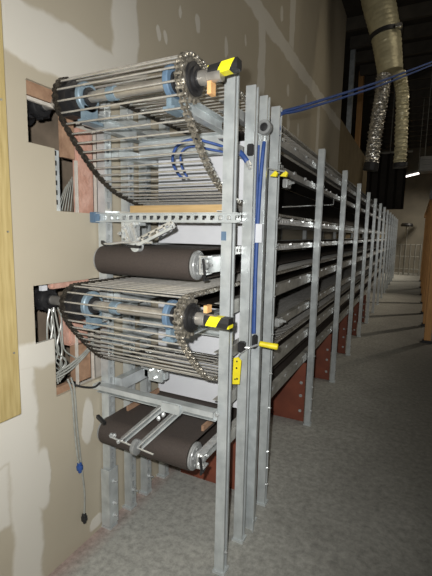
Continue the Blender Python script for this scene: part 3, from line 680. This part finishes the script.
# ------------------------------------------------------------------ ducts and far end
def crinkle(path, r, n=20, amp=.12, pitch=.09, seed=1):
    rnd = random.Random(seed); m = MB(); P = smooth_path(path, 26); rad = []
    pts = [Vector(p) for p in P]; vs = []; fs = []; pv = None
    for i, p in enumerate(pts):
        d = (pts[min(i+1, len(pts)-1)]-pts[max(i-1, 0)]).normalized()
        if pv is None: pv = d.orthogonal().normalized()
        pv = (pv-d*pv.dot(d)).normalized(); q = d.cross(pv); f_ = r(i/(len(pts)-1)) if callable(r) else r
        for k in range(n):
            rr = f_*(1+amp*(rnd.random()-.5)+(amp*.5 if i % 3 == 0 else -amp*.3)); a = 2*PI*k/n
            vs.append(p+pv*math.cos(a)*rr+q*math.sin(a)*rr)
    fs = [(i*n+k, i*n+(k+1)%n, (i+1)*n+(k+1)%n, (i+1)*n+k) for i in range(len(pts)-1) for k in range(n)]
    fs += [tuple(range(n-1,-1,-1)), tuple(range((len(pts)-1)*n, len(pts)*n))]
    return m.add(vs, fs)
dk = thing('air_duct', 'large wrapped air duct coming down from dark ceiling', 'duct', (0,0,0))
crinkle([(.52, 6.0, CEIL), (.66, 6.0, 4.58), (.79, 6.0, 4.1), (.87, 6.0, 3.66)], lambda t: .225-.07*t, 24, .03, seed=2).build('duct', 'wrap', dk, True)
MB().lathe((.775, 6.0, 4.16), (.17, 0, -.98), [(0,.185),(0,.205),(.05,.203),(.05,.183)], 24).build('strap', 'black', dk, True)
MB().box(.90, .985, 5.80, 5.86, 4.12, 4.17).build('buckle', 'foil', dk, bevel=.008)
fd = thing('flexible_duct', 'crinkled silver foil duct hanging at left below wrapped duct', 'duct', (0,0,0), 'foil branch ducts')
crinkle([(.80, 6.0, 3.64), (.785, 6.0, 3.35), (.745, 6.0, 2.95), (.72, 6.0, 2.50)], .088, 18, .22, seed=3).build('duct', 'foil', fd)
MB().lathe((.72, 6.0, 2.52), (-.1,0,-1), [(0,.10),(.10,.10)], 12).build('end_collar', 'black', fd)
fd = thing('flexible_duct', 'dull foil duct hanging at right below wrapped duct', 'duct', (0,0,0), 'foil branch ducts')
crinkle([(.975, 6.0, 3.64), (1.035, 6.0, 3.38), (1.06, 6.0, 2.95), (1.075, 6.0, 2.48)], .078, 18, .16, seed=4).build('duct', 'wrap', fd)
MB().lathe((1.075, 6.0, 2.50), (.05,0,-1), [(0,.09),(.06,.09)], 12).build('end_collar', 'black', fd)
# dark hung sheeting and unit heater beyond the ducts
def ripple(x0, x1, y, z0, z1, n=10, a=.05):
    m = MB(); pts = []
    for k in range(n+1): pts.append((x0+(x1-x0)*k/n, y+a*math.sin(k*2.1)))
    out = pts+[(p[0], p[1]+.012) for p in reversed(pts)]
    return m.prism(out, (0,0,z0), (1,0,0), (0,1,0), (0,0,1), z1-z0)
cu = thing('hanging_sheet', 'black plastic sheet hanging above far end of rack', 'sheet', (0,0,0))
ripple(.10, 1.0, 11.0, 2.20, 3.55, 14, .04).build('sheet', 'blackrub', cu)
MB().cyl((.02, 11.0, 3.57), (1.1, 11.0, 3.57), .03, 8).build('pole', 'dull', cu); MB().cyl((.6, 11.0, 3.59), (.6, 11.0, CEIL), .012, 6).build('hanger', 'dull', cu)
lp = at(400, 178, 1, 12.0); lq = at(420, 173, 1, 12.0)
fl = thing('fluorescent_lamp', 'lit fluorescent tube lamp glowing at far end of aisle', 'lamp', (0,0,0))
MB().bar(lp+Vector((0,0,.055)), lq+Vector((0,0,.055)), .09, .05).build('housing', 'grey', fl)
MB().cyl(lp, lq, .022, 12).build('tube', 'tubelight', fl)
for p in (lp.lerp(lq, .1), lp.lerp(lq, .9)): MB().cyl(p+Vector((0,0,.08)), Vector((p.x, p.y, CEIL)), .006, 6).build('hanger', 'dull', fl)
hp_ = at(427, 164, 1, 9.0)
uh = thing('unit_heater', 'grey box unit hanging from ceiling at right edge', 'heater', (0,0,0))
MB().box(hp_.x-.13, hp_.x+.35, 9.0, 9.4, hp_.z-.13, hp_.z+.15).build('casing', 'grey', uh, bevel=.01)
for k in range(5): MB().box(hp_.x-.11, hp_.x+.33, 8.985, 9.0, hp_.z-.105+k*.048, hp_.z-.075+k*.048).build('louvre', 'grey', uh)
for x in (hp_.x-.05, hp_.x+.28): MB().cyl((x, 9.2, hp_.z+.15), (x, 9.2, CEIL), .008, 6).build('hanger', 'dull', uh)
# timber posts of the open stud wall on the right
for k, y in enumerate([6.5, 7.75, 9.0, 10.4, 11.9, 13.6, 15.6]):
    lab = ['nearest timber post of open stud wall at right edge', 'second timber post of open stud wall on right', 'third timber post of open stud wall on right', 'fourth timber post of open stud wall on right',
           'fifth timber post of open stud wall on right', 'sixth timber post of open stud wall on right', 'farthest timber post of open stud wall on right'][k]
    t = thing('timber_post', lab, 'post', (1.605, y, 0), 'timber posts on the right')
    MB().box(-.045, .045, -.05, .05, .04, 2.30).build('post', 'stud', t, bevel=.004)
    MB().box(-.065, .065, -.07, .07, 0, .04).build('shoe', 'black', t)
tag(MB().box(1.55, 1.66, 6.43, YB-.5, 2.30, 2.42).build('timber_plate', 'stud', bevel=.004), 'long timber top plate over the stud wall posts', 'beam')
eb = at(428, 197, 1, 6.3)
tag(MB().box(1.47, 1.559, 6.46, 6.54, 2.06, 2.19).build('junction_box', 'black', bevel=.008), 'black junction box high on nearest timber post', 'box')
# far-end railing with pipes
rl = thing('pipe_railing', 'pale pipe railing standing across far end of aisle', 'railing', (0, 17.8, 0))
for x in (.62, .80, .98, 1.16, 1.34, 1.52): MB().cyl((x, 0, 0), (x, 0, 1.25 if x != .98 else 1.9), .025, 8).build('post', 'dull', rl)
for z in (.25, .75, 1.22): MB().cyl((.60, 0, z), (1.54, 0, z), .02, 8).build('rail', 'dull', rl)
fan = thing('exhaust_hood', 'dark hood on pole behind far railing', 'hood', (.95, 18.3, 0))
MB().lathe((0,0,1.95), (0,0,1), [(0,.22),(.05,.24),(.12,.20),(.14,.06)], 16).build('hood', 'black', fan, True)
MB().cyl((0,0,0), (0,0,1.97), .03, 8).build('pole', 'dull', fan)
